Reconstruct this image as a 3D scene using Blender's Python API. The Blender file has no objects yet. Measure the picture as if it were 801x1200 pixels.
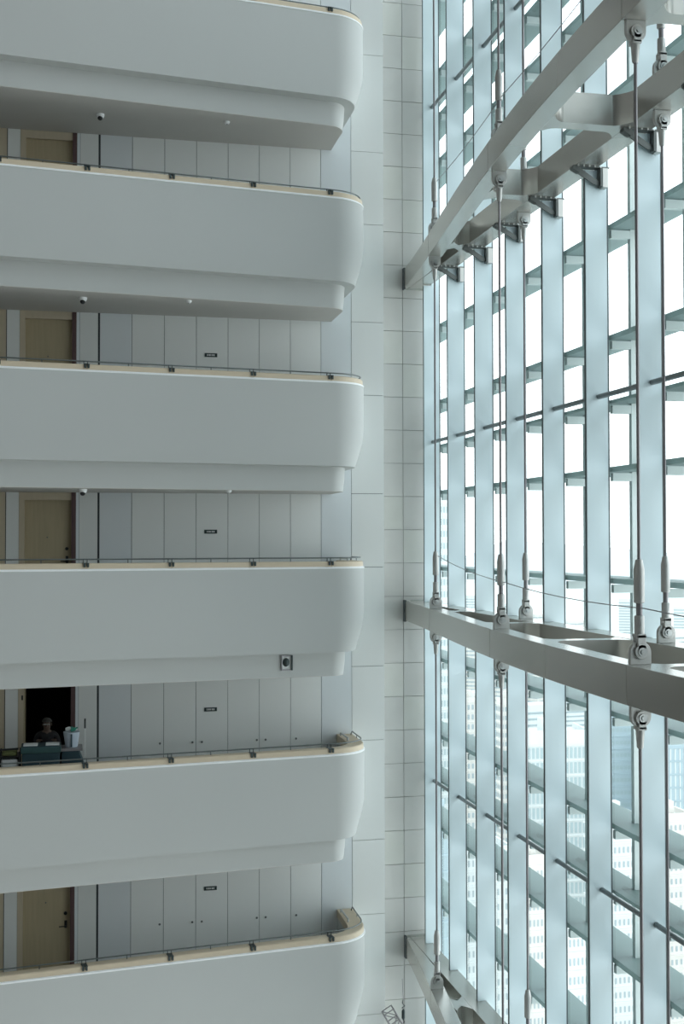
import bpy, bmesh, math, random
import numpy as np
from mathutils import Vector, Matrix
random.seed(7)
PI = math.pi
C = bpy.context.scene.collection
sc = bpy.context.scene

# ------------------------------------------------------------------ camera, world, exposure
F_PX, YAW, PITCH, ROLL = 1458.26, 0.21828, 0.02375, -0.00157
cam_data = bpy.data.cameras.new('camera')
cam_data.sensor_fit = 'VERTICAL'
cam_data.sensor_height = 36.0
cam_data.lens = F_PX / 1200.0 * 36.0
cam_data.clip_start = 0.05
cam_data.clip_end = 9000
cam = bpy.data.objects.new('camera', cam_data)
C.objects.link(cam)
cy_, sy_, cp_, sp_ = math.cos(YAW), math.sin(YAW), math.cos(PITCH), math.sin(PITCH)
fw = Vector((sy_*cp_, cy_*cp_, sp_))
r0 = Vector((cy_, -sy_, 0))
u0 = r0.cross(fw)
rr = math.cos(ROLL)*r0 + math.sin(ROLL)*u0
uu = -math.sin(ROLL)*r0 + math.cos(ROLL)*u0
m = Matrix((rr, uu, -fw)).transposed().to_4x4()
cam.matrix_world = m
sc.camera = cam

world = bpy.data.worlds.new('overcast_sky')
sc.world = world
world.use_nodes = True
wn = world.node_tree
wn.nodes.clear()
wo = wn.nodes.new('ShaderNodeOutputWorld')
wb = wn.nodes.new('ShaderNodeBackground')
wtc = wn.nodes.new('ShaderNodeTexCoord')
wsep = wn.nodes.new('ShaderNodeSeparateXYZ')
wr = wn.nodes.new('ShaderNodeValToRGB')
wr.color_ramp.elements[0].position = 0.45
wr.color_ramp.elements[0].color = (0.93, 0.97, 0.98, 1)
wr.color_ramp.elements[1].position = 1.0
wr.color_ramp.elements[1].color = (0.78, 0.90, 1.0, 1)
wmap = wn.nodes.new('ShaderNodeMapRange')
wmap.inputs['From Min'].default_value = -1
wn.links.new(wtc.outputs['Generated'], wsep.inputs[0])
wn.links.new(wsep.outputs['Z'], wmap.inputs['Value'])
wn.links.new(wmap.outputs[0], wr.inputs[0])
wn.links.new(wr.outputs[0], wb.inputs['Color'])
wb.inputs['Strength'].default_value = 2.5
wn.links.new(wb.outputs[0], wo.inputs['Surface'])

sc.view_settings.view_transform = 'Standard'
sc.view_settings.look = 'None'
sc.view_settings.gamma = 1.0
sc.view_settings.exposure = 0.25
sc.view_settings.use_curve_mapping = False

# sky portal over the glass wall (guides the daylight sampling, adds no light)
pl = bpy.data.lights.new('sky_portal', 'AREA')
pl.shape = 'RECTANGLE'
pl.cycles.is_portal = True
po = bpy.data.objects.new('sky_portal', pl)
po.location = (9.2, 9.0, -4)
po.rotation_euler = (0, PI/2, 0)
pl.size, pl.size_y = 52, 36
C.objects.link(po)

# ------------------------------------------------------------------ materials
def mat(name, col, rough=0.6, metal=0.0, spec=0.5, noise=0.0, nscale=3.0, bump=0.0, bscale=60.0, stretch=None):
    M = bpy.data.materials.new(name)
    M.use_nodes = True
    nt = M.node_tree
    b = nt.nodes['Principled BSDF']
    b.inputs['Base Color'].default_value = (*col, 1)
    b.inputs['Roughness'].default_value = rough
    b.inputs['Metallic'].default_value = metal
    b.inputs['Specular IOR Level'].default_value = spec
    tc = nt.nodes.new('ShaderNodeTexCoord')
    src = tc.outputs['Object']
    if stretch:
        mp = nt.nodes.new('ShaderNodeMapping')
        mp.inputs['Scale'].default_value = stretch
        nt.links.new(src, mp.inputs['Vector'])
        src = mp.outputs['Vector']
    if noise > 0:
        n = nt.nodes.new('ShaderNodeTexNoise')
        n.inputs['Scale'].default_value = nscale
        n.inputs['Detail'].default_value = 4
        nt.links.new(src, n.inputs['Vector'])
        mx = nt.nodes.new('ShaderNodeMix')
        mx.data_type = 'RGBA'
        mx.inputs['A'].default_value = (*[c*(1-noise) for c in col], 1)
        mx.inputs['B'].default_value = (*[min(1, c*(1+noise)) for c in col], 1)
        nt.links.new(n.outputs['Fac'], mx.inputs['Factor'])
        nt.links.new(mx.outputs['Result'], b.inputs['Base Color'])
    if bump > 0:
        n2 = nt.nodes.new('ShaderNodeTexNoise')
        n2.inputs['Scale'].default_value = bscale
        nt.links.new(src, n2.inputs['Vector'])
        bp = nt.nodes.new('ShaderNodeBump')
        bp.inputs['Strength'].default_value = bump
        bp.inputs['Distance'].default_value = 0.01
        nt.links.new(n2.outputs['Fac'], bp.inputs['Height'])
        nt.links.new(bp.outputs['Normal'], b.inputs['Normal'])
    return M

M_plaster = mat('white_plaster', (0.50, 0.515, 0.50), 0.75, noise=0.02, nscale=0.8, bump=0.03)
M_soffit = mat('soffit_paint', (0.60, 0.585, 0.55), 0.8, noise=0.02)
M_white = mat('white_trim', (0.90, 0.92, 0.92), 0.45)
M_cream = mat('cream_coping', (0.62, 0.52, 0.38), 0.45, noise=0.08, nscale=5, stretch=(1, 1, 6))
M_dark = mat('dark_bracket', (0.035, 0.05, 0.05), 0.4, 0.3)
M_railm = mat('handrail_steel', (0.16, 0.18, 0.18), 0.35, 0.7)
M_steel = mat('stainless_steel', (0.50, 0.51, 0.50), 0.32, 0.85, noise=0.04, nscale=2)
M_panelA = mat('grey_wall_panel', (0.84, 0.86, 0.84), 0.6, noise=0.02, nscale=1.0)
M_panelB = mat('blue_grey_wall_panel', (0.76, 0.80, 0.815), 0.5, noise=0.02, nscale=1.0)
M_panelC = mat('pale_wall_panel', (0.80, 0.82, 0.80), 0.6, noise=0.02, nscale=1.0)
M_joint = mat('dark_joint', (0.07, 0.08, 0.085), 0.9)
M_tile = mat('stone_tile', (0.58, 0.575, 0.55), 0.55, noise=0.05, nscale=2.5)
M_tile2 = mat('stone_tile_warm', (0.60, 0.60, 0.56), 0.55, noise=0.05, nscale=2.5)
M_grout = mat('tile_grout', (0.36, 0.36, 0.35), 0.9)
M_door = mat('door_veneer', (0.46, 0.385, 0.25), 0.5, noise=0.14, nscale=3, stretch=(7, 7, 0.5))
M_frame = mat('door_frame_veneer', (0.58, 0.50, 0.37), 0.5, noise=0.08, nscale=3, stretch=(7, 7, 0.5))
M_reddark = mat('shaded_red_jamb', (0.10, 0.055, 0.055), 0.6)  # recess shade on the door jamb is put into this colour
M_black = mat('black_plastic', (0.012, 0.013, 0.014), 0.4)
M_room = mat('unlit_room_paint', (0.05, 0.045, 0.035), 0.9)  # near-black colour stands in for the missing light in the room
M_corr = mat('corridor_carpet', (0.22, 0.20, 0.18), 0.95, noise=0.15, nscale=8)
M_fin = mat('white_fin_paint', (0.70, 0.83, 0.87), 0.38, noise=0.015, nscale=1)
M_gasket = mat('dark_gasket', (0.10, 0.13, 0.14), 0.5)
M_tran = mat('grey_transom', (0.20, 0.23, 0.235), 0.35, 0.5)
M_beam = mat('satin_steel_paint', (0.57, 0.56, 0.52), 0.24, 0.65, noise=0.03, nscale=1.2)
M_cast = mat('cast_steel_paint', (0.56, 0.56, 0.54), 0.4, 0.45, noise=0.05, nscale=8)
M_rod = mat('tension_rod_steel', (0.30, 0.29, 0.30), 0.4, 0.4)
M_brk = mat('bracket_grey', (0.13, 0.145, 0.14), 0.5, 0.3)
M_louvre = mat('louvre_frosted', (0.17, 0.22, 0.22), 0.5, 0.2, noise=0.03, nscale=1)
nt_ = M_louvre.node_tree
tr_ = nt_.nodes.new('ShaderNodeBsdfTranslucent'); tr_.inputs['Color'].default_value = (0.55, 0.66, 0.63, 1)  # frosted translucency, added to brighten the undersides of the blades
mx_ = nt_.nodes.new('ShaderNodeMixShader'); mx_.inputs[0].default_value = 0.45
nt_.links.new(nt_.nodes['Principled BSDF'].outputs[0], mx_.inputs[1]); nt_.links.new(tr_.outputs[0], mx_.inputs[2])
nt_.links.new(mx_.outputs[0], nt_.nodes['Material Output'].inputs['Surface'])
M_arm = mat('outrigger_aluminium', (0.50, 0.57, 0.56), 0.5, 0.2)
M_rear = mat('atrium_plaster', (0.26, 0.25, 0.24), 0.85)
M_floor = mat('atrium_stone_floor', (0.40, 0.36, 0.28), 0.5, noise=0.1, nscale=1)

def glass_mat():
    M = bpy.data.materials.new('clear_glass')
    M.use_nodes = True
    nt = M.node_tree
    nt.nodes.clear()
    o = nt.nodes.new('ShaderNodeOutputMaterial')
    t = nt.nodes.new('ShaderNodeBsdfTransparent')
    t.inputs['Color'].default_value = (0.975, 0.992, 0.992, 1)
    g = nt.nodes.new('ShaderNodeBsdfGlossy')
    g.inputs['Roughness'].default_value = 0.02
    g.inputs['Color'].default_value = (0.9, 1, 1, 1)
    fr = nt.nodes.new('ShaderNodeFresnel')
    fr.inputs['IOR'].default_value = 1.35
    mx = nt.nodes.new('ShaderNodeMixShader')
    geo = nt.nodes.new('ShaderNodeNewGeometry')
    inv = nt.nodes.new('ShaderNodeMath'); inv.operation = 'SUBTRACT'; inv.inputs[0].default_value = 1.0
    mul = nt.nodes.new('ShaderNodeMath'); mul.operation = 'MULTIPLY'
    nt.links.new(geo.outputs['Backfacing'], inv.inputs[1])
    nt.links.new(fr.outputs[0], mul.inputs[0]); nt.links.new(inv.outputs[0], mul.inputs[1])
    nt.links.new(mul.outputs[0], mx.inputs[0])
    nt.links.new(t.outputs[0], mx.inputs[1])
    nt.links.new(g.outputs[0], mx.inputs[2])
    nt.links.new(mx.outputs[0], o.inputs['Surface'])
    return M
M_glass = glass_mat()

# ------------------------------------------------------------------ helpers
class MB:
    def __init__(s):
        s.v = []; s.f = []
    def box(s, x0, x1, y0, y1, z0, z1):
        n = len(s.v)
        s.v += [(x0,y0,z0),(x1,y0,z0),(x1,y1,z0),(x0,y1,z0),(x0,y0,z1),(x1,y0,z1),(x1,y1,z1),(x0,y1,z1)]
        s.f += [tuple(n+i for i in q) for q in ((0,3,2,1),(4,5,6,7),(0,1,5,4),(1,2,6,5),(2,3,7,6),(3,0,4,7))]
        return s
    def prism(s, pts, axis, a, b):
        """2-D outline extruded along an axis; pts in the two other axes (x<y<z order)."""
        n = len(s.v); k = len(pts)
        for w in (a, b):
            for p, q in pts:
                s.v.append((w,p,q) if axis == 'x' else (p,w,q) if axis == 'y' else (p,q,w))
        s.f.append(tuple(n+i for i in range(k)))
        s.f.append(tuple(n+k+i for i in reversed(range(k))))
        for i in range(k):
            j = (i+1) % k
            s.f.append((n+i, n+k+i, n+k+j, n+j))
        return s
    def tube(s, pts, rad, seg=8, cap=True):
        pts = [Vector(p) for p in pts]
        rads = rad if isinstance(rad, (list, tuple)) else [rad]*len(pts)
        n = len(s.v); k = len(pts)
        t0 = (pts[1]-pts[0]).normalized()
        ref = Vector((0,0,1)) if abs(t0.z) < 0.9 else Vector((1,0,0))
        nrm = t0.cross(ref).normalized()
        for i, p in enumerate(pts):
            t = (pts[min(i+1,k-1)] - pts[max(i-1,0)])
            t = t.normalized() if t.length > 1e-9 else t0
            nrm = (nrm - t*nrm.dot(t)).normalized()
            bn = t.cross(nrm)
            for j in range(seg):
                a = 2*PI*j/seg
                s.v.append(tuple(p + (nrm*math.cos(a)+bn*math.sin(a))*rads[i]))
        for i in range(k-1):
            for j in range(seg):
                j2 = (j+1) % seg
                s.f.append((n+i*seg+j, n+i*seg+j2, n+(i+1)*seg+j2, n+(i+1)*seg+j))
        if cap:
            s.f.append(tuple(n+j for j in reversed(range(seg))))
            s.f.append(tuple(n+(k-1)*seg+j for j in range(seg)))
        return s
    def rings(s, rings, closed_ring=True, caps=True):
        n = len(s.v); k = len(rings[0])
        for r in rings: s.v += [tuple(p) for p in r]
        for i in range(len(rings)-1):
            for j in range(k if closed_ring else k-1):
                j2 = (j+1) % k
                s.f.append((n+i*k+j, n+(i+1)*k+j, n+(i+1)*k+j2, n+i*k+j2))
        if caps and closed_ring:
            s.f.append(tuple(n+j for j in range(k)))
            s.f.append(tuple(n+(len(rings)-1)*k+j for j in reversed(range(k))))
        return s
    def sphere(s, c, r, sx=1, sy=1, sz=1, nu=12, nv=8, v0=-1.0, v1=1.0):
        rings = []
        for i in range(nv+1):
            ph = PI/2*(v0+(v1-v0)*i/nv)
            rings.append([(c[0]+r*sx*math.cos(ph)*math.cos(2*PI*j/nu), c[1]+r*sy*math.cos(ph)*math.sin(2*PI*j/nu), c[2]+r*sz*math.sin(ph)) for j in range(nu)])
        return s.rings(rings)
    def build(s, name, m, parent=None, smooth=False, bevel=0.0):
        me = bpy.data.meshes.new(name)
        me.from_pydata(s.v, [], s.f)
        bm = bmesh.new(); bm.from_mesh(me)
        bmesh.ops.remove_doubles(bm, verts=bm.verts, dist=1e-6)
        bmesh.ops.dissolve_degenerate(bm, edges=bm.edges, dist=1e-6)
        bmesh.ops.recalc_face_normals(bm, faces=bm.faces)
        bm.to_mesh(me); bm.free()
        me.materials.append(m)
        o = bpy.data.objects.new(name, me)
        C.objects.link(o)
        if parent: o.parent = parent
        if smooth:
            for p in me.polygons: p.use_smooth = True
            try: me.set_sharp_from_angle(angle=math.radians(35))
            except Exception: pass
        if bevel > 0:
            b = o.modifiers.new('bevel', 'BEVEL'); b.width = bevel; b.segments = 2; b.limit_method = 'ANGLE'
        return o
def tag(o, label=None, cat=None, group=None, kind=None):
    if label: o['label'] = label
    if cat: o['category'] = cat
    if group: o['group'] = group
    if kind: o['kind'] = kind
    return o
def thing(name, loc, label=None, cat=None, group=None, kind=None):
    o = bpy.data.objects.new(name, None); C.objects.link(o)
    o.empty_display_size = 0.2
    o.location = loc
    return tag(o, label, cat, group, kind)
def inst(src, name, parent, loc=(0,0,0), scale=None, rz=0, m=None):
    o = bpy.data.objects.new(name, src.data); C.objects.link(o)
    o.parent = parent; o.location = loc
    if scale: o.scale = scale
    if rz: o.rotation_euler.z = rz
    for md in src.modifiers:
        if md.type == 'BEVEL':
            b = o.modifiers.new('bevel', 'BEVEL'); b.width = md.width; b.segments = 2; b.limit_method = 'ANGLE'
    return o
def copy_tree(o, parent=None):
    c = o.copy(); C.objects.link(c)
    if parent: c.parent = parent
    for ch in list(o.children): copy_tree(ch, c)
    return c

WY = 24.58            # face of the corridor wall
TY = 25.33            # face of the tiled end wall
ZLO, ZHI = -14.0, 15.0
def T(k): return -0.475 - 3.5*k        # top of the white parapet on level k (0 = eye level)
def FL(k): return -1.40 - 3.5*k        # corridor floor on level k

# ------------------------------------------------------------------ corridor wall (setting)
wall = thing('wall_back', (0, WY, 0), kind='structure')
b = MB()
b.box(-8, -0.876, 0.035, 0.75, ZLO, ZHI)
b.box(0.19, 6.31, 0.035, 0.75, ZLO, ZHI)
for k in range(-4, 4):
    b.box(-0.876, 0.19, 0.035, 0.75, FL(k)-1.13, FL(k)-0.0)
b.box(-0.876, 0.19, 0.035, 0.75, FL(-4)+2.37, ZHI)
b.build('backing_wall', M_joint, wall)
X0, PW = 1.252, 0.6283
edges = [0.62] + [X0+PW*i for i in range(0, 8)] + [6.334]
proto = {}
def panel(w, h, m, x, z, par):
    key = (round(w,3), round(h,3), m.name)
    if key not in proto:
        bb = MB().box(0, w, -0.0, 0.034, 0, h)
        o = bb.build('wall_panel', m, par); o.location = (x, 0, z); proto[key] = o
        return o
    return inst(proto[key], 'wall_panel', par, (x, 0, z))
G = 0.010
for k in range(-4, 4):
    z0, z1 = FL(k)+0.03, FL(k)+2.44
    panel(0.055, z1-z0, M_panelB, 0.192, z0, wall)
    panel(0.345, z1-z0, M_panelC, 0.252, z0, wall)
    for i in range(8):
        a, c = edges[i], edges[i+1]
        mm = M_panelB if i in (0, 7) else M_panelA
        if i == 0: a += 0.012
        if i == 7: panel(c-a-G, 3.5-G, mm, a+G/2, FL(k)+0.965-1.40+G, wall)
        else: panel(c-a-G, z1-z0, mm, a+G/2, z0, wall)
    panel(0.235, z1-z0, M_panelA, -1.115, z0, wall)
    panel(0.62, z1-z0, M_frame, -1.75, z0, wall)
for kk in range(-3, 8):
    zt = 9.98 - 3.5*(kk-1)
    # long blank column beside the balcony ends: 2.0 m and 1.5 m panels in turn
    for (za, zb) in ((zt-3.5, zt-2.007), (zt-2.007, zt)):
        if za > ZHI or zb < ZLO: continue
        panel(6.334-edges[8]-G, zb-za-G, M_panelA, edges[8]+G/2, za+G/2, wall)

# end wall with square stone tiles
ew = thing('wall_end', (0, TY, 0), kind='structure')
MB().box(6.30, 7.62, 0.03, 0.5, ZLO, ZHI).build('backing_wall', M_grout, ew)
tp = []
for i, (xa, xb) in enumerate(((6.318, 6.936), (6.936, 7.62))):
    for j in range(-4, 37):
        z1 = 11.445 - 0.7*j
        m = M_tile if (i*3+j*7) % 5 else M_tile2
        key = (i, m.name)
        if key not in proto:
            o = MB().box(0, xb-xa-0.010, 0, 0.028, 0, 0.690).build('wall_tile', m, ew); proto[key] = o
        else: o = inst(proto[key], 'wall_tile', ew)
        o.location = (xa+0.007, 0, z1-0.693)
tag(MB().box(6.24, 6.33, WY+0.04, TY+0.03, ZLO, ZHI).build('trim_1', M_panelA), kind='structure')

# the rest of the atrium behind and beside the camera
tag(MB().box(-8.3, -8.0, -8, WY+0.8, -30, 22).build('wall_left', M_rear), kind='structure')
tag(MB().box(-8.3, 7.62, -8.3, -8.0, -30, 22).build('wall_rear', M_rear), kind='structure')
tag(MB().box(-8.3, 7.6, -8.3, TY+0.5, -30.3, -30).build('floor', M_floor), kind='structure')
tag(MB().box(-8.3, 7.62, -8.3, TY+0.5, 22, 22.3).build('ceiling', M_rear), kind='structure')
b = MB(); b.box(-8.3, 6.33, WY+0.04, WY+0.8, -30, ZLO); b.box(-8.3, 6.33, WY+0.04, WY+0.8, ZHI, 22)
b.box(6.3, 7.62, TY+0.03, TY+0.5, -30, ZLO); b.box(6.3, 7.62, TY+0.03, TY+0.5, ZHI, 22)
tag(b.build('wall_shaft', M_rear), kind='structure')

# doors
def make_door(n, k, opened=False):
    z = FL(k)
    d = thing('door_%d' % n, (0, WY, z), kind='structure')
    h = 2.44
    fr = MB(); fr.box(-0.876, -0.775, -0.004, 0.14, 0, h); fr.box(-0.876, 0.19, 0.02, 0.14, 2.21, h)
    fr.build('door_frame', M_frame, d)
    MB().box(0.106, 0.186, -0.002, 0.16, 0, 2.44).build('side_jamb', M_reddark, d)
    if not opened:
        lf = MB().box(-0.775, 0.106, 0.105, 0.15, 0.01, 2.21).build('door_leaf', M_door, d, bevel=0.003)
        hd = MB(); hd.box(0.0, 0.05, 0.085, 0.108, 0.99, 1.13)
        hd.tube([(0.025, 0.09, 1.03), (0.025, 0.045, 1.03), (-0.10, 0.045, 1.03)], 0.011, 8)
        hd.build('door_handle', M_black, lf)
        MB().tube([(0.02, 0.106, 1.27), (0.02, 0.07, 1.27)], 0.032, 12).build('door_lock', M_black, lf)
        MB().tube([(-0.35, 0.106, 1.49), (-0.35, 0.095, 1.49)], 0.014, 10).build('door_viewer', M_railm, lf)
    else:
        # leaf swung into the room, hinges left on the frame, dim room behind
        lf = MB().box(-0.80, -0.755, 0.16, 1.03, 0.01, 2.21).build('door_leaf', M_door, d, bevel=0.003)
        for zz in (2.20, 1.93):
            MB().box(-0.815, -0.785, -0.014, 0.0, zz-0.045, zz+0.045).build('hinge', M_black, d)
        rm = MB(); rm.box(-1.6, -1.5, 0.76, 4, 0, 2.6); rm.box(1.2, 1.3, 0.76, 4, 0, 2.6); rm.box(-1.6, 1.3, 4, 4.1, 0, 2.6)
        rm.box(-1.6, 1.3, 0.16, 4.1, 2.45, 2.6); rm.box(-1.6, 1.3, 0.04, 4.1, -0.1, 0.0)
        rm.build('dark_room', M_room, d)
    return d
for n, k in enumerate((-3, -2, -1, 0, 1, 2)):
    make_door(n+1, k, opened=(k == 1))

# small plates and pull knobs on the panelling
for k, lab in ((-1, 'small dark number plate on grey panel above the third balcony'), (0, 'small dark number plate on grey panel just above the fourth balcony rail'),
               (1, 'small dark number plate on grey panel above the fifth balcony'), (2, 'small dark number plate on the lowest row of grey panels')):
    p = thing('number_plate', (2.795, WY, FL(k)+1.60), lab, 'sign', 'number plates on the corridor panels')
    MB().box(-0.125, 0.125, -0.012, 0.0, -0.038, 0.038).build('plate', M_dark, p)
    q = MB()
    for i, w in enumerate((0.022, 0.03, 0.02, 0.03, 0.025)):
        q.box(-0.075+i*0.033, -0.075+i*0.033+w*0.7, -0.014, -0.012, -0.016, 0.016)
    q.build('lettering', M_panelA, p)
names = ['leftmost', 'second from the left', 'third from the left', 'third from the right', 'second from the right', 'rightmost']
for k, rowname in ((1, 'row above fifth balcony'), (2, 'lowest panel row')):
    for i, x in enumerate((1.805, 2.437, 2.622, 3.71, 3.885, 4.50)):
        t_ = MB().tube([(0, 0, 0), (0, -0.012, 0), (0, -0.03, 0)], [0.012, 0.012, 0.022], 10).build('door_knob', M_railm)
        t_.location = (x, WY, FL(k)+0.97)
        tag(t_, 'tiny metal knob on grey panel, %s in %s' % (names[i], rowname), 'knob', 'pull knobs on the panel doors')

# ------------------------------------------------------------------ balconies
A = math.atan(0.1338)
NIN = Vector((-math.sin(A), math.cos(A)))       # towards the wall
R0, XS = 0.80, 5.66
CX = XS - R0
CYc = 22.197 + 0.1338*CX + R0/math.cos(A)
def base_path():
    """points (x, y), inward normal, side weight"""
    out = []
    ps = Vector((CX, CYc)) - NIN*R0
    for x in (-7.9, -4, -2, 0, 1, 2, 3, 4, 4.5):
        out.append((Vector((x, 22.197+0.1338*x)), NIN.copy(), 0.0))
    N = 16
    a0 = math.atan2(-NIN.y, -NIN.x)
    for i in range(N+1):
        s = i/N
        a = a0 + (0.0 - a0)*s
        d = Vector((math.cos(a), math.sin(a)))
        out.append((Vector((CX, CYc)) + d*R0, -d, s*s*(3-2*s)))
    for y in (23.9, 24.2, WY-0.004):
        out.append((Vector((XS+0.02*(y-CYc), y)), Vector((-1, 0)), 1.0))
    return out
BP = base_path()
def off(i, fr, sd):
    p, n, w = BP[i]
    q = p + n*(fr + (sd-fr)*w)
    return q
def sweep(profile, name, m, par, smooth=True, bevel=0):
    """profile: list of (front offset, side offset, z)"""
    rings = []
    for i in range(len(BP)):
        r = []
        for fr, sd, z in profile:
            q = off(i, fr, sd)
            r.append((q.x, q.y, z))
        rings.append(r)
    return MB().rings(rings).build(name, m, par, smooth, bevel)

ordn = {-3: 'topmost', -2: 'second from the top', -1: 'third from the top', 0: 'fourth from the top, level with the camera', 1: 'fifth from the top, cleaning cart behind it', 2: 'lowest'}
def make_balcony(k):
    t = T(k)
    par = thing('balcony', (0, 0, 0), 'white curved concrete balcony with cream coping, %s' % ordn[k], 'balcony', 'stacked corridor balconies')
    prof = [(0, 0, t-0.03), (0, 0, t-0.85), (0, 0.012, t-1.0), (0, 0.04, t-1.15), (0.0, 0.085, t-1.3), (0.0, 0.14, t-1.45), (0.003, 0.195, t-1.60),
            (0.30, 0.42, t-1.61), (0.20, 0.33, t-1.3), (0.20, 0.33, t-0.03)]
    sweep(prof, 'parapet', M_plaster, par)
    sweep([(-0.012, -0.008, t-0.035), (-0.012, -0.008, t-0.012), (0.015, 0.015, t+0.005), (0.19, 0.32, t+0.005), (0.19, 0.32, t-0.035)], 'white_edge_trim', M_white, par, False)
    sweep([(0.012, 0.012, t), (0.018, 0.018, t+0.085), (0.035, 0.035, t+0.10), (0.21, 0.345, t+0.10), (0.21, 0.345, t-0.06), (0.195, 0.325, t-0.06), (0.195, 0.325, t)], 'coping', M_cream, par, False)
    # slab: lower fascia, soffit and corridor floor
    rings = []
    for i in range(len(BP)):
        a = off(i, 0.25, 0.385); c = off(i, 0.26, 0.44); f_ = off(i, 0.2, 0.33)
        wy = WY-0.002
        rings.append([(a.x, a.y, t-1.605), (a.x+(c.x-a.x)*0.3, a.y+(c.y-a.y)*0.3, t-1.85), (c.x, c.y, t-2.06), (c.x, wy, t-2.06), (a.x, wy, t-1.605), (f_.x, wy, FL(k)), (f_.x, f_.y, FL(k))])
    sl = MB().rings(rings).build('floor_slab', M_plaster, par, True)
    # soffit skin
    rg = []
    for i in range(len(BP)):
        c = off(i, 0.262, 0.442)
        rg.append([(c.x, c.y, t-2.061), (c.x, WY-0.002, t-2.061), (c.x, WY-0.002, t-2.069), (c.x, c.y, t-2.069)])
    MB().rings(rg).build('soffit', M_soffit, par)
    # handrail
    pts = []
    for i in range(len(BP)-1):
        q = off(i, 0.15, 0.06); pts.append((q.x, q.y, t+0.168))
    q = off(len(BP)-1, 0.15, 0.06); 
    pts.append((q.x, 24.36, t+0.168)); pts.append((q.x, 24.42, t+0.17)); pts.append((q.x-0.02, 24.43, t+0.12)); pts.append((q.x-0.02, 24.43, t+0.095))
    hr = MB().tube(pts, 0.0125, 8).build('handrail', M_railm, par, True)
    for y0 in (24.0,):
        q = off(len(BP)-2, 0.15, 0.06)
        pp = MB().tube([(q.x, y0, t+0.1), (q.x, y0, t+0.165)], 0.009, 6).build('rail_post', M_railm, par)
    # stainless end loop standing on the inner edge of the coping
    lp = MB().tube([(5.37, 23.72, t+0.10), (5.37, 23.72, t+0.155), (5.37, 24.36, t+0.155), (5.37, 24.36, t+0.10)], 0.018, 8).build('end_loop', M_steel, par, True)
    for j, x in enumerate((-1.15, 0.352, 1.853, 3.363, 4.861)):
        y = 22.197+0.1338*x
        n = Vector((NIN.x, NIN.y, 0)); tt = Vector((n.y, -n.x, 0))
        o = MB()
        for s in (-1, 1):
            o.box(s*0.03-0.017, s*0.03+0.017, -0.012, 0.02, 0.03, 0.104)
            o.box(s*0.034-0.005, s*0.034+0.005, 0.13, 0.15, 0.10, 0.168)
        o.box(-0.05, 0.05, -0.012, 0.17, 0.1, 0.107)
        cl = o.build('rail_bracket', M_dark, par)
        cl.location = (x, y, t); cl.rotation_euler.z = A
        if x > 0.3 and x < 4.5 or x < 0:
            x2 = x+0.75; y2 = 22.197+0.1338*x2
            ps = MB().box(-0.008, 0.008, 0.142, 0.158, 0.1, 0.165).build('rail_post', M_railm, par)
            ps.location = (x2, y2, t); ps.rotation_euler.z = A
    return par
for k in (-3, -2, -1, 0, 1, 2): make_balcony(k)

# ceiling fittings under the balconies
dome_pos = {-3: ((0.60, 23.40), (2.95, 23.30)), -2: ((0.29, 23.08), (2.2, 22.95)), -1: ((0.30, 22.95), (2.95, 23.0))}
wn_ = {-3: 'topmost', -2: 'second', -1: 'third'}
for k, (a, c) in dome_pos.items():
    z = T(k)-2.069
    d = thing('security_camera', (a[0], a[1], z), 'white dome camera with dark lens under the %s balcony' % wn_[k], 'camera', 'dome cameras under the balconies')
    MB().tube([(0,0,0), (0,0,-0.025), (0,0,-0.07)], [0.075, 0.075, 0.058], 16).build('housing', M_white, d, True)
    MB().sphere((-0.005, -0.02, -0.075), 0.048, nu=14, nv=8).build('lens_dome', M_black, d, True)
    s = thing('ceiling_sensor', (c[0], c[1], z), 'small white round sensor under the %s balcony, right of the dome camera' % wn_[k], 'sensor', 'round sensors under the balconies')
    MB().tube([(0,0,0), (0,0,-0.02), (0,0,-0.045)], [0.055, 0.055, 0.04], 14).build('housing', M_white, s, True)
    MB().tube([(0,0,-0.045), (0,0,-0.06)], 0.018, 10).build('tip', M_steel, s, True)

# square fitting on the lower fascia of the eye-level balcony
x = 4.03; y = 22.197+0.1338*x+0.25
w = thing('wall_light', (x, y-0.002, -2.262), 'square metal framed light with dark round lens on lower edge of fourth balcony', 'light')
w.rotation_euler.z = A
b = MB(); b.box(-0.105, 0.105, -0.035, -0.0, -0.14, -0.115); b.box(-0.105, 0.105, -0.035, 0, 0.115, 0.14); b.box(-0.105, -0.085, -0.035, 0, -0.115, 0.115)
b.build('frame', M_rod, w)
MB().box(0.082, 0.107, -0.06, 0.0, -0.14, 0.14).build('side_shadow', M_dark, w)  # dark plate stands in for the shadow along the fitting's side
MB().box(-0.085, 0.082, -0.02, 0.0, -0.115, 0.115).build('reflector', M_panelC, w)
MB().sphere((-0.015, -0.02, 0.01), 0.075, 0.9, 0.5, 1.1, 14, 8).build('lens', M_dark, w, True)

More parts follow.
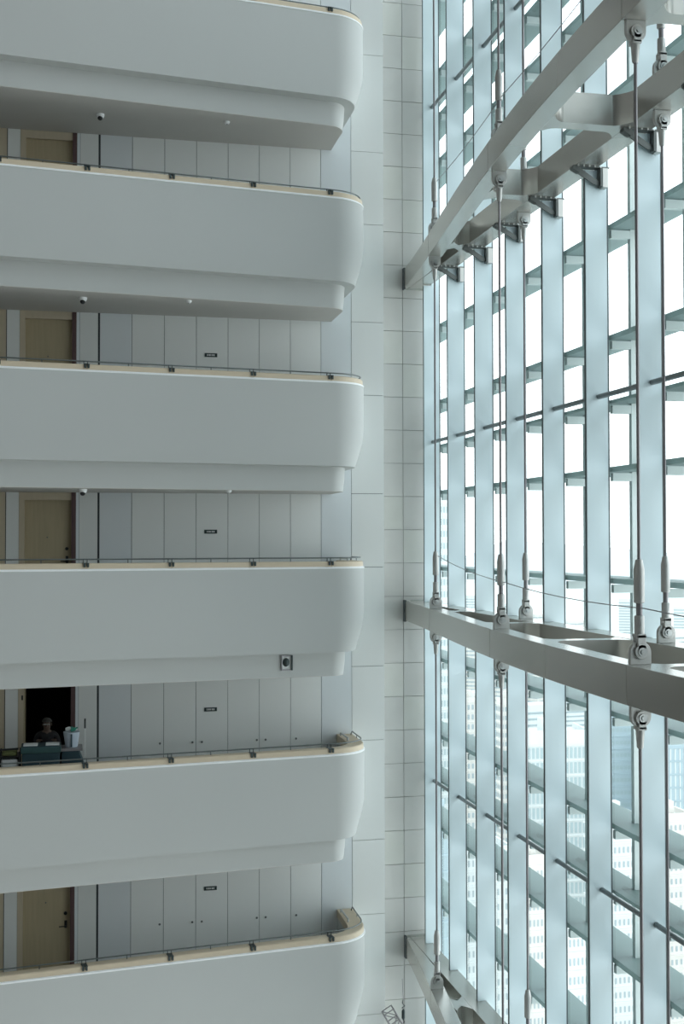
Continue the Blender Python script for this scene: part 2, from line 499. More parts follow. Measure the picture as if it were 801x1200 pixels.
# ------------------------------------------------------------------ curtain wall
XF, YF0, SP = 7.241, 24.762, 1.6463
NF = 12
def fy(n): return YF0 - SP*n
ofn = ['leftmost, beside the tiled wall', 'second from the tiled wall', 'third from the tiled wall', 'fourth from the tiled wall', 'fifth from the tiled wall', 'sixth from the tiled wall', 'seventh from the tiled wall', 'eighth from the tiled wall, at the right edge', 'ninth from the tiled wall, outside the right edge', 'tenth from the tiled wall, outside the right edge', 'eleventh from the tiled wall, outside the right edge', 'twelfth from the tiled wall, outside the right edge']
ZB, ZT = -1.66, -1.25
f0 = None
for n in range(NF):
    if f0 is None:
        f0 = thing('glazing_fin', (XF, fy(n), 0))
        # blade notched where the rear chord of each truss passes
        ol = [(0.325, ZLO), (0.325, ZHI), (0, ZHI)]
        for j in (1, 0, -1):
            ol += [(0, ZT+7*j+0.002), (0.165, ZT+7*j+0.002), (0.165, ZB+7*j-0.022), (0, ZB+7*j-0.022)]
        ol += [(0, ZLO)]
        MB().prism(ol, 'y', 0.0, 0.075).build('fin_blade', M_fin, f0)
        zc = [ZHI] + [q for j in (1, 0, -1) for q in (ZT+7*j+0.002, ZB+7*j-0.022)] + [ZLO]
        for za, zb_ in zip(zc[0::2], zc[1::2]):
            MB().box(-0.006, -0.0005, 0.02, 0.06, zb_, za).build('nose_gasket', M_gasket, f0)
        MB().box(0.3255, 0.352, 0.004, 0.07, ZLO, ZHI).build('glass_gasket', M_gasket, f0)
        o = f0
    else:
        o = copy_tree(f0)
    o.location = (XF, fy(n), 0)
    tag(o, 'tall pale blue white glazing fin, %s' % ofn[n], 'fin', 'vertical fins of the glass wall')
# panes
S1 = [1.03+3.5*k for k in range(-4, 5)]
win = thing('window_1', (7.598, 0, 0), kind='structure')
gp = None
for n in range(-1, NF):
    for z in [S1[0]-3.5]+S1:
        if gp is None:
            gp = MB().box(0, 0.012, -SP+0.006, -0.006, 0.004, 3.496).build('glass_pane', M_glass, win); o = gp
        else: o = inst(gp, 'glass_pane', win)
        o.location = (0, fy(n), z)
MB().box(0, 0.012, 4.0, fy(NF-1)-SP, -30, 22).build('side_glass_pane', M_glass, win)
tag(MB().box(7.6, 7.9, -8.3, 4.0, -30, 22).build('wall_light_block', M_rear), kind='structure')  # unseen wall, added to cut the daylight from behind the camera
b = MB().box(0, 0.012, fy(NF)+0.01, TY, S1[-1]+3.5, 22); b.box(0, 0.012, fy(NF)+0.01, TY, -30, S1[0]-3.5)
b.build('upper_glass_pane', M_glass, win)
# outer mullions
om = None
for n in range(NF):
    if om is None:
        o = om = MB().box(-0.035, 0.035, 0, 0.09, ZLO, ZHI).build('outer_mullion', M_arm)
    else:
        o = om.copy(); C.objects.link(o)
    o.location = (7.966, fy(n), 0)
    tag(o, 'slim grey outer upright beyond the glass, %s' % ofn[n], 'mullion', 'outer uprights beyond the glass')
# inner transom rails
for j, lab in ((1, 'upper grey glazing rail, near the top of the photo'), (0, 'middle grey glazing rail above the middle truss'), (-1, 'lower grey glazing rail below the middle truss')):
    z = 2.063+7*j
    t = thing('glazing_rail', (7.43, 0, z), lab, 'rail', 'grey rails along the glass wall')
    rp = None
    for n in range(-1, NF):
        if rp is None: rp = MB().tube([(0, -0.004, 0), (0, -SP+0.08, 0)], 0.037, 10).build('rail_segment', M_tran, t, True); o = rp
        else: o = inst(rp, 'rail_segment', t)
        o.location = (0, fy(n), 0)
    
# sunshade levels outside
levels = []
for k in range(-4, 4): levels.append((1.03+3.5*k, 0.62, 0.075)); levels.append((2.93+3.5*k, 0.62, 0.075))
levels += [(2.063+7*j-0.06, 0.50, 0.05) for j in (-1, 0, 1)]
levels = [l for l in levels if l[0] < 14]
levels.sort(reverse=True)
ORD = ['first', 'second', 'third', 'fourth', 'fifth', 'sixth', 'seventh', 'eighth', 'ninth', 'tenth', 'eleventh', 'twelfth', 'thirteenth', 'fourteenth', 'fifteenth', 'sixteenth', 'seventeenth', 'eighteenth', 'nineteenth', 'twentieth', 'twenty-first']
for i, (z, wd, th) in enumerate(levels):
    if z > 14: continue
    t = thing('sunshade_louvre', (7.64, 0, z), 'long grey outer sunshade louvre, %s from the top of the glass wall' % ORD[i], 'louvre', 'outer sunshade louvres')
    bp_ = None; B_ = SP+0.045
    for n in range(-3, NF):
        if bp_ is None:
            # one blade per bay, cut around the uprights it meets
            ol = [(0, .047), (.286, .047), (.286, .093), (.364, .093), (.364, .047), (wd, .047), (wd, B_), (.364, B_), (.364, B_-.047), (.286, B_-.047), (.286, B_), (0, B_)]
            bp_ = MB().prism(ol, 'z', -th/2, th/2).build('blade', M_louvre, t); o = bp_
        else: o = inst(bp_, 'blade', t)
        o.location = (0, fy(n), 0)
    ap = None
    for n in range(NF):
        if ap is None: ap = MB().prism([(0.0, -0.17), (0.0, -0.055), (0.288, -0.055), (0.288, -0.17)], 'y', 0.0, 0.09).build('outrigger_arm', M_arm, t); o = ap
        else: o = inst(ap, 'outrigger_arm', t)
        o.location = (0, fy(n), 0)

# ------------------------------------------------------------------ horizontal trusses
ctab = [(25.33,6.97),(22.1,6.55),(19.9,6.27),(18.3,6.08),(16.9,5.94),(15.5,5.79),(13.9,5.63),(12.3,5.54),(11.3,5.51),(10.3,5.50),(8,5.57),(6,5.7),(4,5.9),(1,6.3)]
cf = np.polyfit([a for a, _ in ctab], [c for _, c in ctab], 4)
def cx(y): return float(np.polyval(cf, y))
CW = 0.27
ZB, ZT = -1.66, -1.25
tn = {1: 'upper', 0: 'middle', -1: 'lowest'}
HP = [(6.717, 22.25, 'leftmost'), (6.085, 16.93, 'middle'), (5.683, 11.70, 'right-hand')]
def make_truss(j):
    dz = 7.0*j
    t = thing('glass_wall_truss', (7.0, TY, ZB+dz), 'curved grey steel truss fixed to tiled wall, %s of three' % tn[j], 'truss', 'curved horizontal trusses along the glass wall')
    def P(mb, name, m=M_beam, bev=0.006):
        o = mb.build(name, m, t, True, bev); o.location = (-7.0, -TY, -ZB-dz); return o
    z0, z1 = ZB+dz, ZT+dz
    cuts = [TY-0.07, 22.25, 16.93, 11.70, 6.5, 2.0]
    for a, c in zip(cuts[:-1], cuts[1:]):
        N = max(4, int((a-c)/0.6)); rings = []
        for i in range(N+1):
            y = a-0.004 - (a-c-0.008)*i/N
            x = cx(y)
            x2 = min(x+CW, 7.036); rings.append([(x, y, z0), (x2, y, z0), (x2, y, z1), (x, y, z1)])
        P(MB().rings(rings), 'inner_chord')
    P(MB().box(7.04, 7.40, 2.0, TY-0.05, z0, z1), 'outer_chord')
    # cross members with flared ends
    for n in (2, 4, 6, 8, 10):
        y = fy(n); xa = cx(y)+CW-0.02; xb = 7.05; hw = 0.12; rf = 0.22
        top = [(xa + rf*math.sin(PI/2*i/6), hw + rf*(1-math.sin(PI/2*i/6))**2) for i in range(7)]
        pts = list(top) + [(xa+xb-p, q) for p, q in reversed(top)]
        pts = pts + [(p, -q) for p, q in reversed(pts)]
        P(MB().prism([(p, y+q) for p, q in pts], 'z', z0+0.004, z1-0.004), 'cross_member', bev=0)
    P(MB().box(6.93, 6.965, TY-0.14, TY, z0-0.02, z1+0.02), 'end_plate', M_joint, 0)
    P(MB().box(6.97, 7.58, TY-0.05, TY, z0-0.015, z1+0.02), 'wall_plate', M_beam, 0)
    if j == 1:
        br = None
        for n in range(1, 9):
            if br is None:
                br = MB()
                br.box(-0.30, 0.26, -0.06, 0.06, -0.018, 0.0)
                br.box(0.12, 0.155, -0.055, 0.055, -0.28, -0.018)
                br.prism([(-0.30, -0.05), (-0.30, -0.018), (-0.18, -0.018), (0.12, -0.20), (0.12, -0.25), (0.05, -0.25)], 'y', -0.012, 0.012)
                br.prism([(-0.30, -0.05), (-0.30, -0.018), (-0.17, -0.018), (-0.20, -0.10)], 'y', -0.055, 0.055)
                br = br.build('fin_bracket', M_brk, t, False, 0.002); o = br
                fp = MB().box(0.155, 0.235, -0.06, 0.06, -0.29, -0.019).build('fin_plate', M_cast, o)
                bb = MB()
                for q in range(5): bb.tube([(-0.22+q*0.085, -0.068, -0.007), (-0.22+q*0.085, -0.055, -0.007)], 0.012, 8)
                bb = bb.build('bolts', M_steel, o); bb['kind'] = 'stuff'
            else:
                o = inst(br, 'fin_bracket', t)
                b2 = inst(bb, 'bolts', o); b2['kind'] = 'stuff'; inst(fp, 'fin_plate', o)
            o.location = (7.30-7.0, fy(n)-0.07-TY, -0.002)
    return t
for j in (1, 0, -1): make_truss(j)

# hangers: fork, sleeves, turnbuckle, rod and the fork at the upper end
def disc(mb, x, y0, y1, z, r, seg=18):
    return mb.prism([(x+r*math.cos(2*PI*i/seg), z+r*math.sin(2*PI*i/seg)) for i in range(seg)], 'y', y0, y1)
def lug_outline(w, zc, zb):
    return [(-w, zb), (w, zb)] + [(w*math.cos(a*PI/12), zc+w*math.sin(a*PI/12)) for a in range(0, 13)]
def make_hanger(top=True):
    h = thing('tension_hanger', (0, 0, 0))
    MB().prism(lug_outline(0.115, 0.12, 0.0), 'y', -0.028, 0.028).build('lug_plate', M_cast, h, True, 0.004)
    b = MB()
    for s in (-1, 1):
        ya, yb = (-0.062, -0.034) if s < 0 else (0.034, 0.062)
        disc(b, 0, ya, yb, 0.13, 0.075)
        b.box(-0.045, 0.045, ya, yb, 0.13, 0.30)
    b.box(-0.045, 0.045, -0.062, 0.062, 0.27, 0.31)
    b.build('lower_fork', M_cast, h, True, 0.004)
    b = MB(); disc(b, 0, -0.074, 0.074, 0.13, 0.045); disc(b, 0, -0.088, 0.088, 0.13, 0.024, 6)
    b.build('pin', M_steel, h, True)
    MB().tube([(0,0,0.30),(0,0,0.31),(0,0,0.485),(0,0,0.495)], [0.04,0.052,0.052,0.045], 14).build('lower_sleeve', M_cast, h, True)
    MB().tube([(0,0,0.49),(0,0,0.64)], 0.032, 12).build('threaded_rod', M_rod, h, True)
    MB().tube([(0,0,0.62),(0,0,0.63),(0,0,0.96),(0,0,1.06),(0,0,1.065)], [0.045,0.056,0.056,0.036,0.024], 14).build('turnbuckle', M_cast, h, True)
    if top:
        L = 7.0-0.41
        MB().tube([(0,0,1.06),(0,0,L-0.4)], 0.0175, 10).build('rod', M_rod, h, True)
        MB().tube([(0,0,L-0.44),(0,0,L-0.42),(0,0,L-0.22)], [0.026,0.034,0.05], 12).build('upper_cone', M_cast, h, True)
        b = MB()
        for ya, yb in ((-0.062, -0.034), (0.034, 0.062)):
            disc(b, 0, ya, yb, L-0.125, 0.072)
            b.box(-0.042, 0.042, ya, yb, L-0.24, L-0.125)
        b.box(-0.045, 0.045, -0.062, 0.062, L-0.25, L-0.215)
        b.build('upper_fork', M_cast, h, True, 0.004)
        MB().prism([(p, L-q) for p, q in lug_outline(0.11, 0.115, 0.0)], 'y', -0.028, 0.028).build('upper_lug_plate', M_cast, h, True, 0.004)
        b = MB(); disc(b, 0, -0.074, 0.074, L-0.125, 0.042); disc(b, 0, -0.086, 0.086, L-0.125, 0.022, 6)
        b.build('upper_pin', M_steel, h, True)
    return h
hp = make_hanger()
first = True
posn = []
for x, y, nm in HP: posn.append((x, y, '%s front one' % nm))
posn.append((7.25, 19.0, 'left rear one by the fins')); posn.append((7.20, 14.1, 'right rear one by the fins'))
lv = {1: 'above the upper truss', 0: 'between middle and upper trusses', -1: 'between lowest and middle trusses'}
for (x, y, nm) in posn:
    for j in (1, 0, -1):
        o = hp if first else copy_tree(hp); first = False
        o.location = (x, y, ZT+7*j)
        tag(o, 'steel rod with turnbuckle, %s, %s' % (nm, lv[j]), 'hanger', 'steel hangers of the trusses')

# thin guard wires
for j, nm in ((1, 'above the upper truss'), (0, 'above the middle truss')):
    dz = 7*j; pts = []
    key = [(6.74, 22.25-0.075, -0.27), (6.11, 16.93-0.07, -0.585), (5.70, 11.70-0.07, -0.68), (5.72, 6.5, -0.72)]
    for a, c in zip(key[:-1], key[1:]):
        for i in range(6):
            s = i/6
            pts.append((a[0]+(c[0]-a[0])*s, a[1]+(c[1]-a[1])*s, a[2]+(c[2]-a[2])*s + dz - 0.05*4*s*(1-s)))
    o = MB().tube(pts, 0.006, 6).build('guard_wire', M_rod)
    tag(o, 'thin dark guard wire strung along the hangers %s' % nm, 'wire', 'guard wires')

# hanging wire and lattice boom at the foot of the tiled wall
hw_ = thing('hanging_wire', (6.70, 24.55, -10.2), 'thin dark hanging wire with clamp in front of the lower tiled wall', 'wire')
MB().tube([(0,0,0),(0,0,0.55),(0.0,0,0.95),(-0.02,0,1.35)], [0.008]*4, 6).build('wire', M_rod, hw_)
MB().tube([(0,0,0.52),(0,0,0.56),(0,0,0.70),(0,0,0.74)], [0.012,0.035,0.035,0.012], 10).build('clamp', M_dark, hw_, True)
MB().tube([(-0.03,0,0.76),(0.03,0,0.80),(-0.02,0,0.86),(0.0,0,0.93)], 0.010, 6).build('shackle', M_dark, hw_, True)
MB().tube([(0.03,0,0.38),(-0.03,0,0.42),(0.02,0,0.48),(0,0,0.52)], 0.010, 6).build('hook', M_dark, hw_, True)
lb = thing('lattice_boom', (6.62, 24.3, -9.9), 'short grey lattice boom end at the bottom edge before the tiled wall', 'boom')
lb.rotation_euler = (0, math.radians(-30), 0)
for sx in (-0.11, 0.11):
    for sy in (-0.1, 0.1):
        MB().tube([(sx, sy, -0.6), (sx, sy, 0.62)], 0.016, 6).build('chord_tube', M_rod, lb)
b = MB()
for i in range(6):
    z = -0.58+i*0.24
    for sy in (-0.1, 0.1):
        b.tube([(-0.11, sy, z), (0.11, sy, z)], 0.011, 6)
        if i < 5: b.tube([(-0.11 if i % 2 else 0.11, sy, z), (0.11 if i % 2 else -0.11, sy, z+0.24)], 0.011, 6)
    for sx in (-0.11, 0.11): b.tube([(sx, -0.1, z), (sx, 0.1, z)], 0.011, 6)
b.build('lattice_bracing', M_rod, lb)

# ------------------------------------------------------------------ cleaning cart and cleaner on the fifth level
M_teal = mat('dark_teal_bag', (0.022, 0.055, 0.07), 0.65, noise=0.25, nscale=6, bump=0.3, bscale=12)
M_teal2 = mat('teal_lid', (0.035, 0.085, 0.085), 0.45, noise=0.15, nscale=8)
M_linen = mat('white_linen', (0.72, 0.75, 0.74), 0.9, noise=0.06, nscale=9, bump=0.4, bscale=15)
M_green = mat('green_bottle', (0.03, 0.22, 0.16), 0.35)
M_olive = mat('olive_towel', (0.16, 0.18, 0.07), 0.95)
M_bucket = mat('grey_blue_bucket', (0.46, 0.53, 0.60), 0.4)
M_shaded_skin = mat('skin', (0.11, 0.075, 0.055), 0.6)  # darkened, the gloom of the doorway is put into the skin colour
M_cloth = mat('black_uniform', (0.012, 0.012, 0.014), 0.9)
M_hair = mat('shaded_grey_cap', (0.055, 0.055, 0.05), 0.9)  # cap darkened as well to stand for the doorway gloom
fz = FL(1)
cart = thing('cleaning_cart', (-0.45, 23.25, fz), 'dark teal housekeeping cart with hanging bags behind the fifth balcony', 'cart')
MB().box(-0.72, 0.74, -0.24, 0.24, 0.14, 0.18).build('base_tray', M_black, cart)
b = MB().box(-0.30, 0.36, -0.25, 0.25, 0.19, 1.24).build('main_bag', M_teal, cart, bevel=0.02)
MB().box(-0.32, 0.38, -0.27, 0.27, 1.12, 1.23).build('top_rim', M_teal2, cart, bevel=0.01)
b = MB(); rg = []
for z, x0, x1 in ((0.25, 0.40, 0.70), (0.6, 0.39, 0.76), (0.9, 0.39, 0.77), (1.1, 0.40, 0.70), (1.16, 0.40, 0.68)):
    rg.append([(x0, -0.22, z), ((x0+x1)/2, -0.245, z), (x1, -0.22, z), (x1+0.02, 0, z), (x1, 0.22, z), (x0, 0.22, z)])
MB().rings(rg).build('waste_bag', M_teal, cart, True)
MB().box(0.37, 0.76, -0.25, 0.25, 1.14, 1.18).build('end_shelf', M_rod, cart)
for z in (1.20,):
    MB().tube([(-0.70, -0.22, z-0.05), (-0.68, -0.22, z), (-0.36, -0.22, z+0.01)], 0.018, 8).build('push_handle', M_black, cart, True)
for sx in (-0.68, -0.34):
    for sy in (-0.22, 0.22):
        MB().box(sx-0.015, sx+0.015, sy-0.015, sy+0.015, 0.18, 1.16).build('upright', M_black, cart)
for zz in (0.55, 0.80, 1.06): MB().box(-0.70, -0.32, -0.24, 0.24, zz, zz+0.02).build('shelf', M_rod if zz < 1 else M_black, cart)
for sx in (-0.62, 0.64):
    for sy in (-0.18, 0.18):
        MB().tube([(sx, sy-0.015, 0.07), (sx, sy+0.015, 0.07)], 0.07, 14).build('wheel', M_black, cart, True)
def top_thing(name, mb, m, loc, label, cat, group=None, smooth=True, bevel=0.0):
    o = mb.build(name, m, None, smooth, bevel); o.location = loc; return tag(o, label, cat, group)
top_thing('folded_linen', MB().box(-0.27, -0.02, -0.18, 0.10, 0, 0.018), M_linen, (-0.46, 23.25, fz+1.241), 'folded white cloth lying on the left top of the cart', 'linen', bevel=0.005)
top_thing('folded_linen', MB().box(-0.12, 0.12, -0.18, 0.10, 0, 0.018), M_linen, (-0.22, 23.25, fz+1.241), 'folded white cloth lying on the right top of the cart', 'linen', bevel=0.005)
top_thing('towel_stack', MB().box(-0.14, 0.15, -0.2, 0.2, 0, 0.20), M_linen, (-0.97, 23.25, fz+0.821), 'stack of white towels on the left shelf of the cart', 'towels', bevel=0.02)
top_thing('olive_towel', MB().box(-0.13, 0.13, -0.18, 0.18, 0, 0.07), M_olive, (-0.97, 23.25, fz+1.081), 'folded olive towel above the white towels on the cart', 'towel', bevel=0.02)
bk = thing('bucket', (0.115, 23.22, fz+1.181), 'grey blue plastic bucket standing on the right end of the cart', 'bucket')
MB().tube([(0,0,0), (0,0,0.01), (0,0,0.26), (0,0,0.275)], [0.10, 0.11, 0.145, 0.15], 20).build('tub', M_bucket, bk, True)
MB().box(-0.012, 0.012, -0.15, -0.125, 0.02, 0.25).build('dark_stripe', M_teal, bk)
for i, (dx, dy, nm) in enumerate(((-0.06, 0.05, 'left'), (0.03, -0.05, 'right'))):
    s = thing('spray_bottle', (0.115+dx, 23.22+dy, fz+1.461), '%s green spray bottle lying in the bucket on the cart' % nm, 'bottle')
    MB().tube([(-0.05,0,0.03), (-0.04,0,0.03), (0.03,0,0.05), (0.05,0,0.06)], [0.02,0.035,0.033,0.012], 10).build('bottle_body', M_green if i else M_linen, s, True)
    MB().tube([(0.05,0,0.06), (0.08,0,0.075)], 0.014, 8).build('nozzle', M_green, s, True)
tl = thing('broom_handle', (0.36, 23.62, fz+0.01), 'thin pale broom handle with dark grip standing at the right end of the cart', 'broom')
MB().tube([(0,0,0), (0,0,1.44)], 0.008, 8).build('shaft', M_panelC, tl, True)
MB().tube([(0,0,1.44), (0,0,1.62)], 0.016, 8).build('grip', M_black, tl, True)

import bmesh as _bm
def skin_obj(name, verts, edges_, m, parent, levels=1):
    bm = _bm.new()
    lay = bm.verts.layers.skin.verify()
    vs = []
    for i, v in enumerate(verts):
        q = bm.verts.new(v[:3]); r = v[3]
        q[lay].radius = r if isinstance(r, tuple) else (r, r)
        q[lay].use_root = (i == 0)
        vs.append(q)
    for a, c in edges_: bm.edges.new((vs[a], vs[c]))
    me = bpy.data.meshes.new(name); bm.to_mesh(me); bm.free()
    me.materials.append(m)
    o = bpy.data.objects.new(name, me); C.objects.link(o); o.parent = parent
    md = o.modifiers.new('skin', 'SKIN'); md.use_smooth_shade = True
    s = o.modifiers.new('sub', 'SUBSURF'); s.levels = levels; s.render_levels = levels
    return o
pr = thing('person', (-0.33, 23.92, fz), 'person in dark clothes and pale grey cap, head bent, standing behind the cleaning cart', 'person')
V = [(0,0,0.86,(0.13,0.10)), (0,0.0,1.02,(0.12,0.09)), (0,-0.02,1.22,(0.15,0.10)), (0,-0.03,1.33,(0.10,0.08)), (0,-0.05,1.40,0.052), (0,-0.085,1.47,(0.07,0.085)), (0,-0.10,1.54,(0.075,0.09)), (0,-0.09,1.59,(0.05,0.06))]
E_ = [(0,1),(1,2),(2,3),(3,4),(4,5),(5,6),(6,7)]
for s in (-1, 1):
    n = len(V)
    V += [(s*0.17,-0.03,1.30,0.058), (s*0.22,-0.04,1.05,0.042), (s*0.17,-0.24,1.18,0.034), (s*0.15,-0.36,1.265,0.026), (s*0.14,-0.43,1.285,(0.036,0.018))]
    E_ += [(3,n),(n,n+1),(n+1,n+2),(n+2,n+3),(n+3,n+4)]
    for q, (dx, L) in enumerate(((-0.030,0.062),(-0.010,0.074),(0.010,0.070),(0.030,0.055))):
        k_ = len(V)
        V += [(s*0.14+dx, -0.46, 1.288, 0.0095), (s*0.14+dx*1.2, -0.46-L*0.5, 1.285, 0.009), (s*0.14+dx*1.2, -0.46-L, 1.272, 0.008)]
        E_ += [(n+4,k_),(k_,k_+1),(k_+1,k_+2)]
    k_ = len(V)
    V += [(s*0.14-s*0.045, -0.40, 1.28, 0.011), (s*0.14-s*0.065, -0.44, 1.275, 0.009)]
    E_ += [(n+3,k_),(k_,k_+1)]
    n2 = len(V)
    V += [(s*0.09,0,0.78,0.085), (s*0.10,-0.01,0.46,0.055), (s*0.10,0.02,0.10,0.038), (s*0.10,0.0,0.05,0.04), (s*0.11,-0.12,0.035,0.036)]
    E_ += [(0,n2),(n2,n2+1),(n2+1,n2+2),(n2+2,n2+3),(n2+3,n2+4)]
skin_obj('body', V, E_, M_shaded_skin, pr, 1)
JV = [(0,0,0.82,(0.155,0.12)), (0,0.0,1.02,(0.14,0.11)), (0,-0.02,1.22,(0.17,0.12)), (0,-0.03,1.34,(0.12,0.095))]
JE = [(0,1),(1,2),(2,3)]
for s in (-1, 1):
    n = len(JV)
    JV += [(s*0.175,-0.03,1.30,0.072), (s*0.225,-0.04,1.05,0.056), (s*0.17,-0.25,1.185,0.046), (s*0.155,-0.33,1.245,0.04)]
    JE += [(3,n),(n,n+1),(n+1,n+2),(n+2,n+3)]
skin_obj('jacket', JV, JE, M_cloth, pr, 1)
TV = [(0,0,0.86,(0.15,0.12))]; TE = []
for s in (-1, 1):
    n = len(TV)
    TV += [(s*0.09,0,0.76,0.10), (s*0.10,-0.01,0.46,0.075), (s*0.10,0.02,0.10,0.065)]
    TE += [(0,n),(n,n+1),(n+1,n+2)]
skin_obj('trousers', TV, TE, M_cloth, pr, 1)
MB().sphere((0,-0.085,1.565), 0.10, 0.92, 1.08, 0.75, 16, 8, 0.0, 1.0).build('cap', M_hair, pr, True)
MB().sphere((0,-0.17,1.575), 0.075, 0.9, 0.8, 0.12, 14, 6).build('cap_peak', M_hair, pr, True)
MB().sphere((0,-0.185,1.505), 0.016, 0.8, 1.2, 1.4, 10, 6).build('nose', M_shaded_skin, pr, True)
MB().box(-0.065, 0.065, -0.182, -0.175, 1.518, 1.536).build('spectacles', M_steel, pr)
MB().box(-0.03, 0.03, -0.176, -0.165, 1.468, 1.476).build('mouth', M_reddark, pr)
for s in (-1, 1):
    MB().sphere((s*0.03,-0.166,1.527), 0.011, nu=8, nv=6).build('eye', M_linen, pr, True)
    MB().sphere((s*0.082,-0.085,1.515), 0.03, 0.35, 0.7, 1.0, 8, 6).build('ear', M_shaded_skin, pr, True)

# ------------------------------------------------------------------ city beyond the glass
M_city_a = mat('hazed_concrete_city', (0.52, 0.55, 0.54), 0.9, noise=0.04, nscale=0.05)  # distance haze is put into these pale city colours
M_city_b = mat('cream_city', (0.54, 0.52, 0.48), 0.9)
M_city_g = mat('blue_grey_curtain_city', (0.30, 0.38, 0.41), 0.6)
M_city_w = mat('city_window', (0.26, 0.31, 0.325), 0.5)
M_city_gw = mat('city_glass_grid', (0.27, 0.345, 0.355), 0.5)
M_ground = mat('hazed_city_ground', (0.58, 0.60, 0.56), 0.95, noise=0.12, nscale=0.02)  # paled for haze, and to bounce light onto the louvre undersides
M_hill = mat('hazy_hill', (0.50, 0.53, 0.53), 1.0, noise=0.05, nscale=0.01)
GZ = -150.0
tag(MB().box(-3000, 6000, 120, 8000, GZ-2, GZ).build('ground', M_ground), kind='structure')
def pix(px, py, D):
    d = fw + rr*((px-400.5)/F_PX) + uu*((600-py)/F_PX)
    return d*D
def tower(xl, xr, yt, D, mw, mg, cols, fh, label, yaw=0.25, wf=(0.55, 0.5), crown=True, depth=None, colr=None, proud=False):
    a = pix(xl, yt, D); c = pix(xr, yt, D)
    w = (c-a).length
    dpt = depth or w*0.8
    zt = a.z
    t = thing('tower_block', ((a.x+c.x)/2, (a.y+c.y)/2, GZ), label, 'building', 'city towers beyond the glass')
    ang = math.atan2(c.y-a.y, c.x-a.x)+yaw
    t.rotation_euler.z = ang
    H = zt-GZ
    MB().box(-w/2, w/2, 0, dpt, 0, H).build('tower_body', mw, t)
    if crown:
        b = MB(); b.box(-w/2, w/2, 0, 0.5, H, H+1.2); b.box(-w/2, -w/2+0.5, 0.5, dpt, H, H+1.2); b.box(w/2-0.5, w/2, 0.5, dpt, H, H+1.2)
        b.box(-w*0.2, w*0.15, dpt*0.3, dpt*0.6, H, H+3.5)
        b.build('roof_parapet', mw, t)
    g = MB(); cw = w/cols
    nf = int(H/fh)
    lo = max(0, int((H-170)/fh))
    for i in range(cols):
        for q in range(lo, nf):
            x0 = -w/2 + cw*i + cw*(1-wf[0])/2; z0 = q*fh + fh*(1-wf[1])/2
            g.v += [(x0,-0.12,z0),(x0+cw*wf[0],-0.12,z0),(x0+cw*wf[0],-0.12,z0+fh*wf[1]),(x0,-0.12,z0+fh*wf[1])]
            n = len(g.v)-4; g.f.append((n,n+1,n+2,n+3))
    ndc = max(2, int(dpt/cw))
    for i in range(ndc):
        for q in range(lo, nf):
            y0 = dpt/ndc*i + dpt/ndc*(1-wf[0])/2; z0 = q*fh + fh*(1-wf[1])/2; y1 = y0+dpt/ndc*wf[0]
            for xx in (-w/2-0.12, w/2+0.12):
                g.v += [(xx,y0,z0),(xx,y1,z0),(xx,y1,z0+fh*wf[1]),(xx,y0,z0+fh*wf[1])]
                n = len(g.v)-4; g.f.append((n,n+1,n+2,n+3))
    o = g.build('window_grid', mg, t); o['kind'] = 'stuff'
    # slab edges standing proud
    b = MB()
    for q in range(lo, nf+1, 1):
        b.box(-w/2-0.25, w/2+0.25, -0.25, dpt+0.25, q*fh-0.12, q*fh+0.12)
    o = b.build('floor_edges', mw, t); o['kind'] = 'stuff'
    return t
tower(506, 526, 585, 330, M_city_a, M_city_gw, 5, 3.2, 'slender pale tower seen beside the first fin, rising above the horizon')
tower(536, 566, 822, 420, M_city_b, M_city_w, 6, 3.3, 'cream slab block seen between second and third fins')
tower(571, 586, 832, 500, M_city_g, M_city_gw, 3, 3.4, 'narrow blue grey tower between third and fourth fins')
tower(586, 606, 822, 460, M_city_b, M_city_w, 5, 3.2, 'cream tower with small windows beside the fourth fin')
tower(616, 692, 862, 300, M_city_a, M_city_gw, 15, 3.6, 'white office tower with dense glass grid, centre of the city view', wf=(0.62, 0.72), yaw=0.12)
tower(706, 744, 842, 360, M_city_g, M_city_gw, 8, 3.6, 'plain blue grey tower right of the white grid tower', wf=(0.8, 0.3), yaw=0.1)
tower(770, 860, 866, 340, M_city_g, M_city_a, 16, 3.6, 'wide blue glass tower at the right edge', wf=(0.25, 0.85), yaw=0.1)
tower(540, 602, 1000, 250, M_city_a, M_city_w, 12, 3.0, 'white apartment block low behind the third and fourth fins', wf=(0.4, 0.42))
tower(608, 642, 1010, 230, M_city_b, M_city_w, 7, 3.0, 'cream apartment block low behind the fifth fin', wf=(0.42, 0.42))
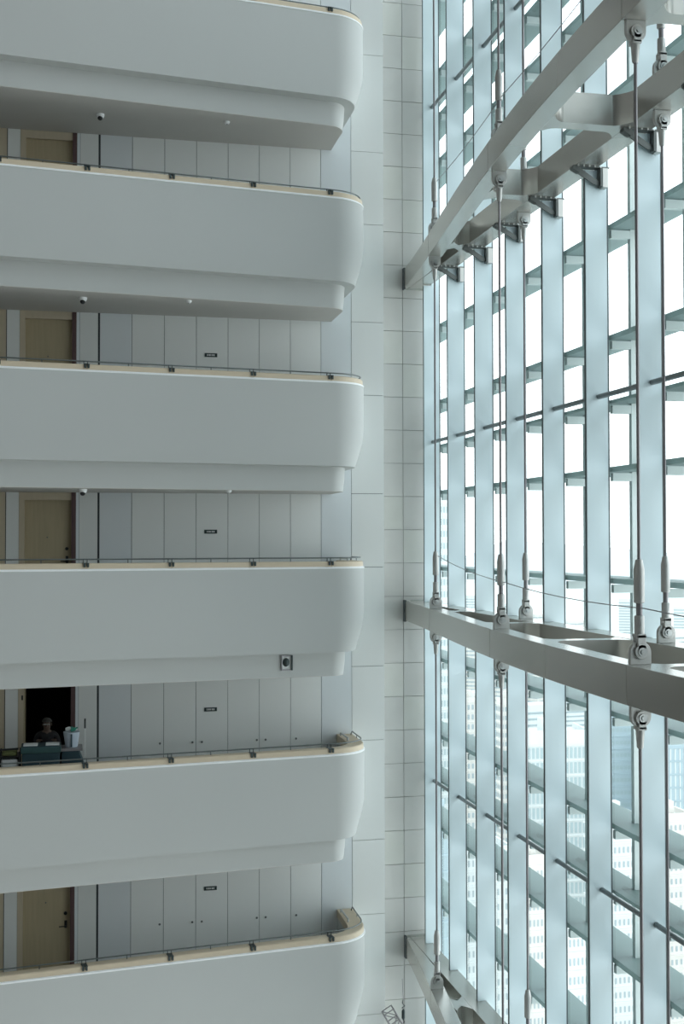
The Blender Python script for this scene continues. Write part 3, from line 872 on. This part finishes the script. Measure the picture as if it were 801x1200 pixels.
tower(664, 690, 1088, 200, M_city_a, M_city_w, 5, 3.0, 'narrow white apartment block low between fifth and sixth fins', wf=(0.4, 0.4))
tower(700, 750, 962, 260, M_city_a, M_city_w, 9, 3.0, 'white apartment block low behind the sixth and seventh fins', wf=(0.42, 0.42))
tower(765, 812, 960, 280, M_city_b, M_city_w, 8, 3.0, 'cream apartment block low at the right edge', wf=(0.4, 0.4))
tower(508, 530, 960, 240, M_city_g, M_city_gw, 5, 3.2, 'blue grey block low behind the first and second fins', wf=(0.3, 0.8))
# smaller roofs filling the middle distance
rnd = random.Random(3)
gaps = [(519, 'in the gap right of the first fin'), (549, 'in the gap right of the second fin'), (586, 'in the gap right of the third fin'), (627, 'in the gap right of the fourth fin'), (672, 'in the gap right of the fifth fin'), (728, 'in the gap right of the sixth fin'), (792, 'in the gap right of the seventh fin')]
for i, (px, nm) in enumerate(gaps):
    for q, (D, rel) in enumerate(((560, 'nearer'), (980, 'middle'), (1450, 'farthest'))):
        h = 30+rnd.random()*35+q*12; w = 16+rnd.random()*9
        D += (i % 2)*130
        p = pix(px+rnd.uniform(-2, 2)+(q-1)*4, 634, D+rnd.random()*80)
        t = thing('distant_block', (p.x, p.y, GZ), '%s pale hazy city block low %s' % (rel, nm), 'building', 'distant city blocks')
        t.rotation_euler.z = rnd.random()*1.5
        MB().box(-w/2, w/2, -w/3, w/3, 0, h).build('block_body', rnd.choice((M_city_a, M_city_b)), t)
        b = MB()
        for f_ in range(1, int(h/3.5)): b.box(-w/2-0.2, w/2+0.2, -w/3-0.2, w/3+0.2, f_*3.5, f_*3.5+1.2)
        o = b.build('window_bands', M_city_w, t); o['kind'] = 'stuff'
hl = []
for i in range(25):
    hl.append([(-1500+i*260, 4200+300*math.sin(i*0.8), GZ), (-1500+i*260, 4500+300*math.sin(i*0.8), GZ+90+60*math.sin(i*1.1)+35*math.sin(i*2.7)), (-1500+i*260, 5200, GZ)])
tag(MB().rings(hl).build('hills', M_hill), kind='structure')
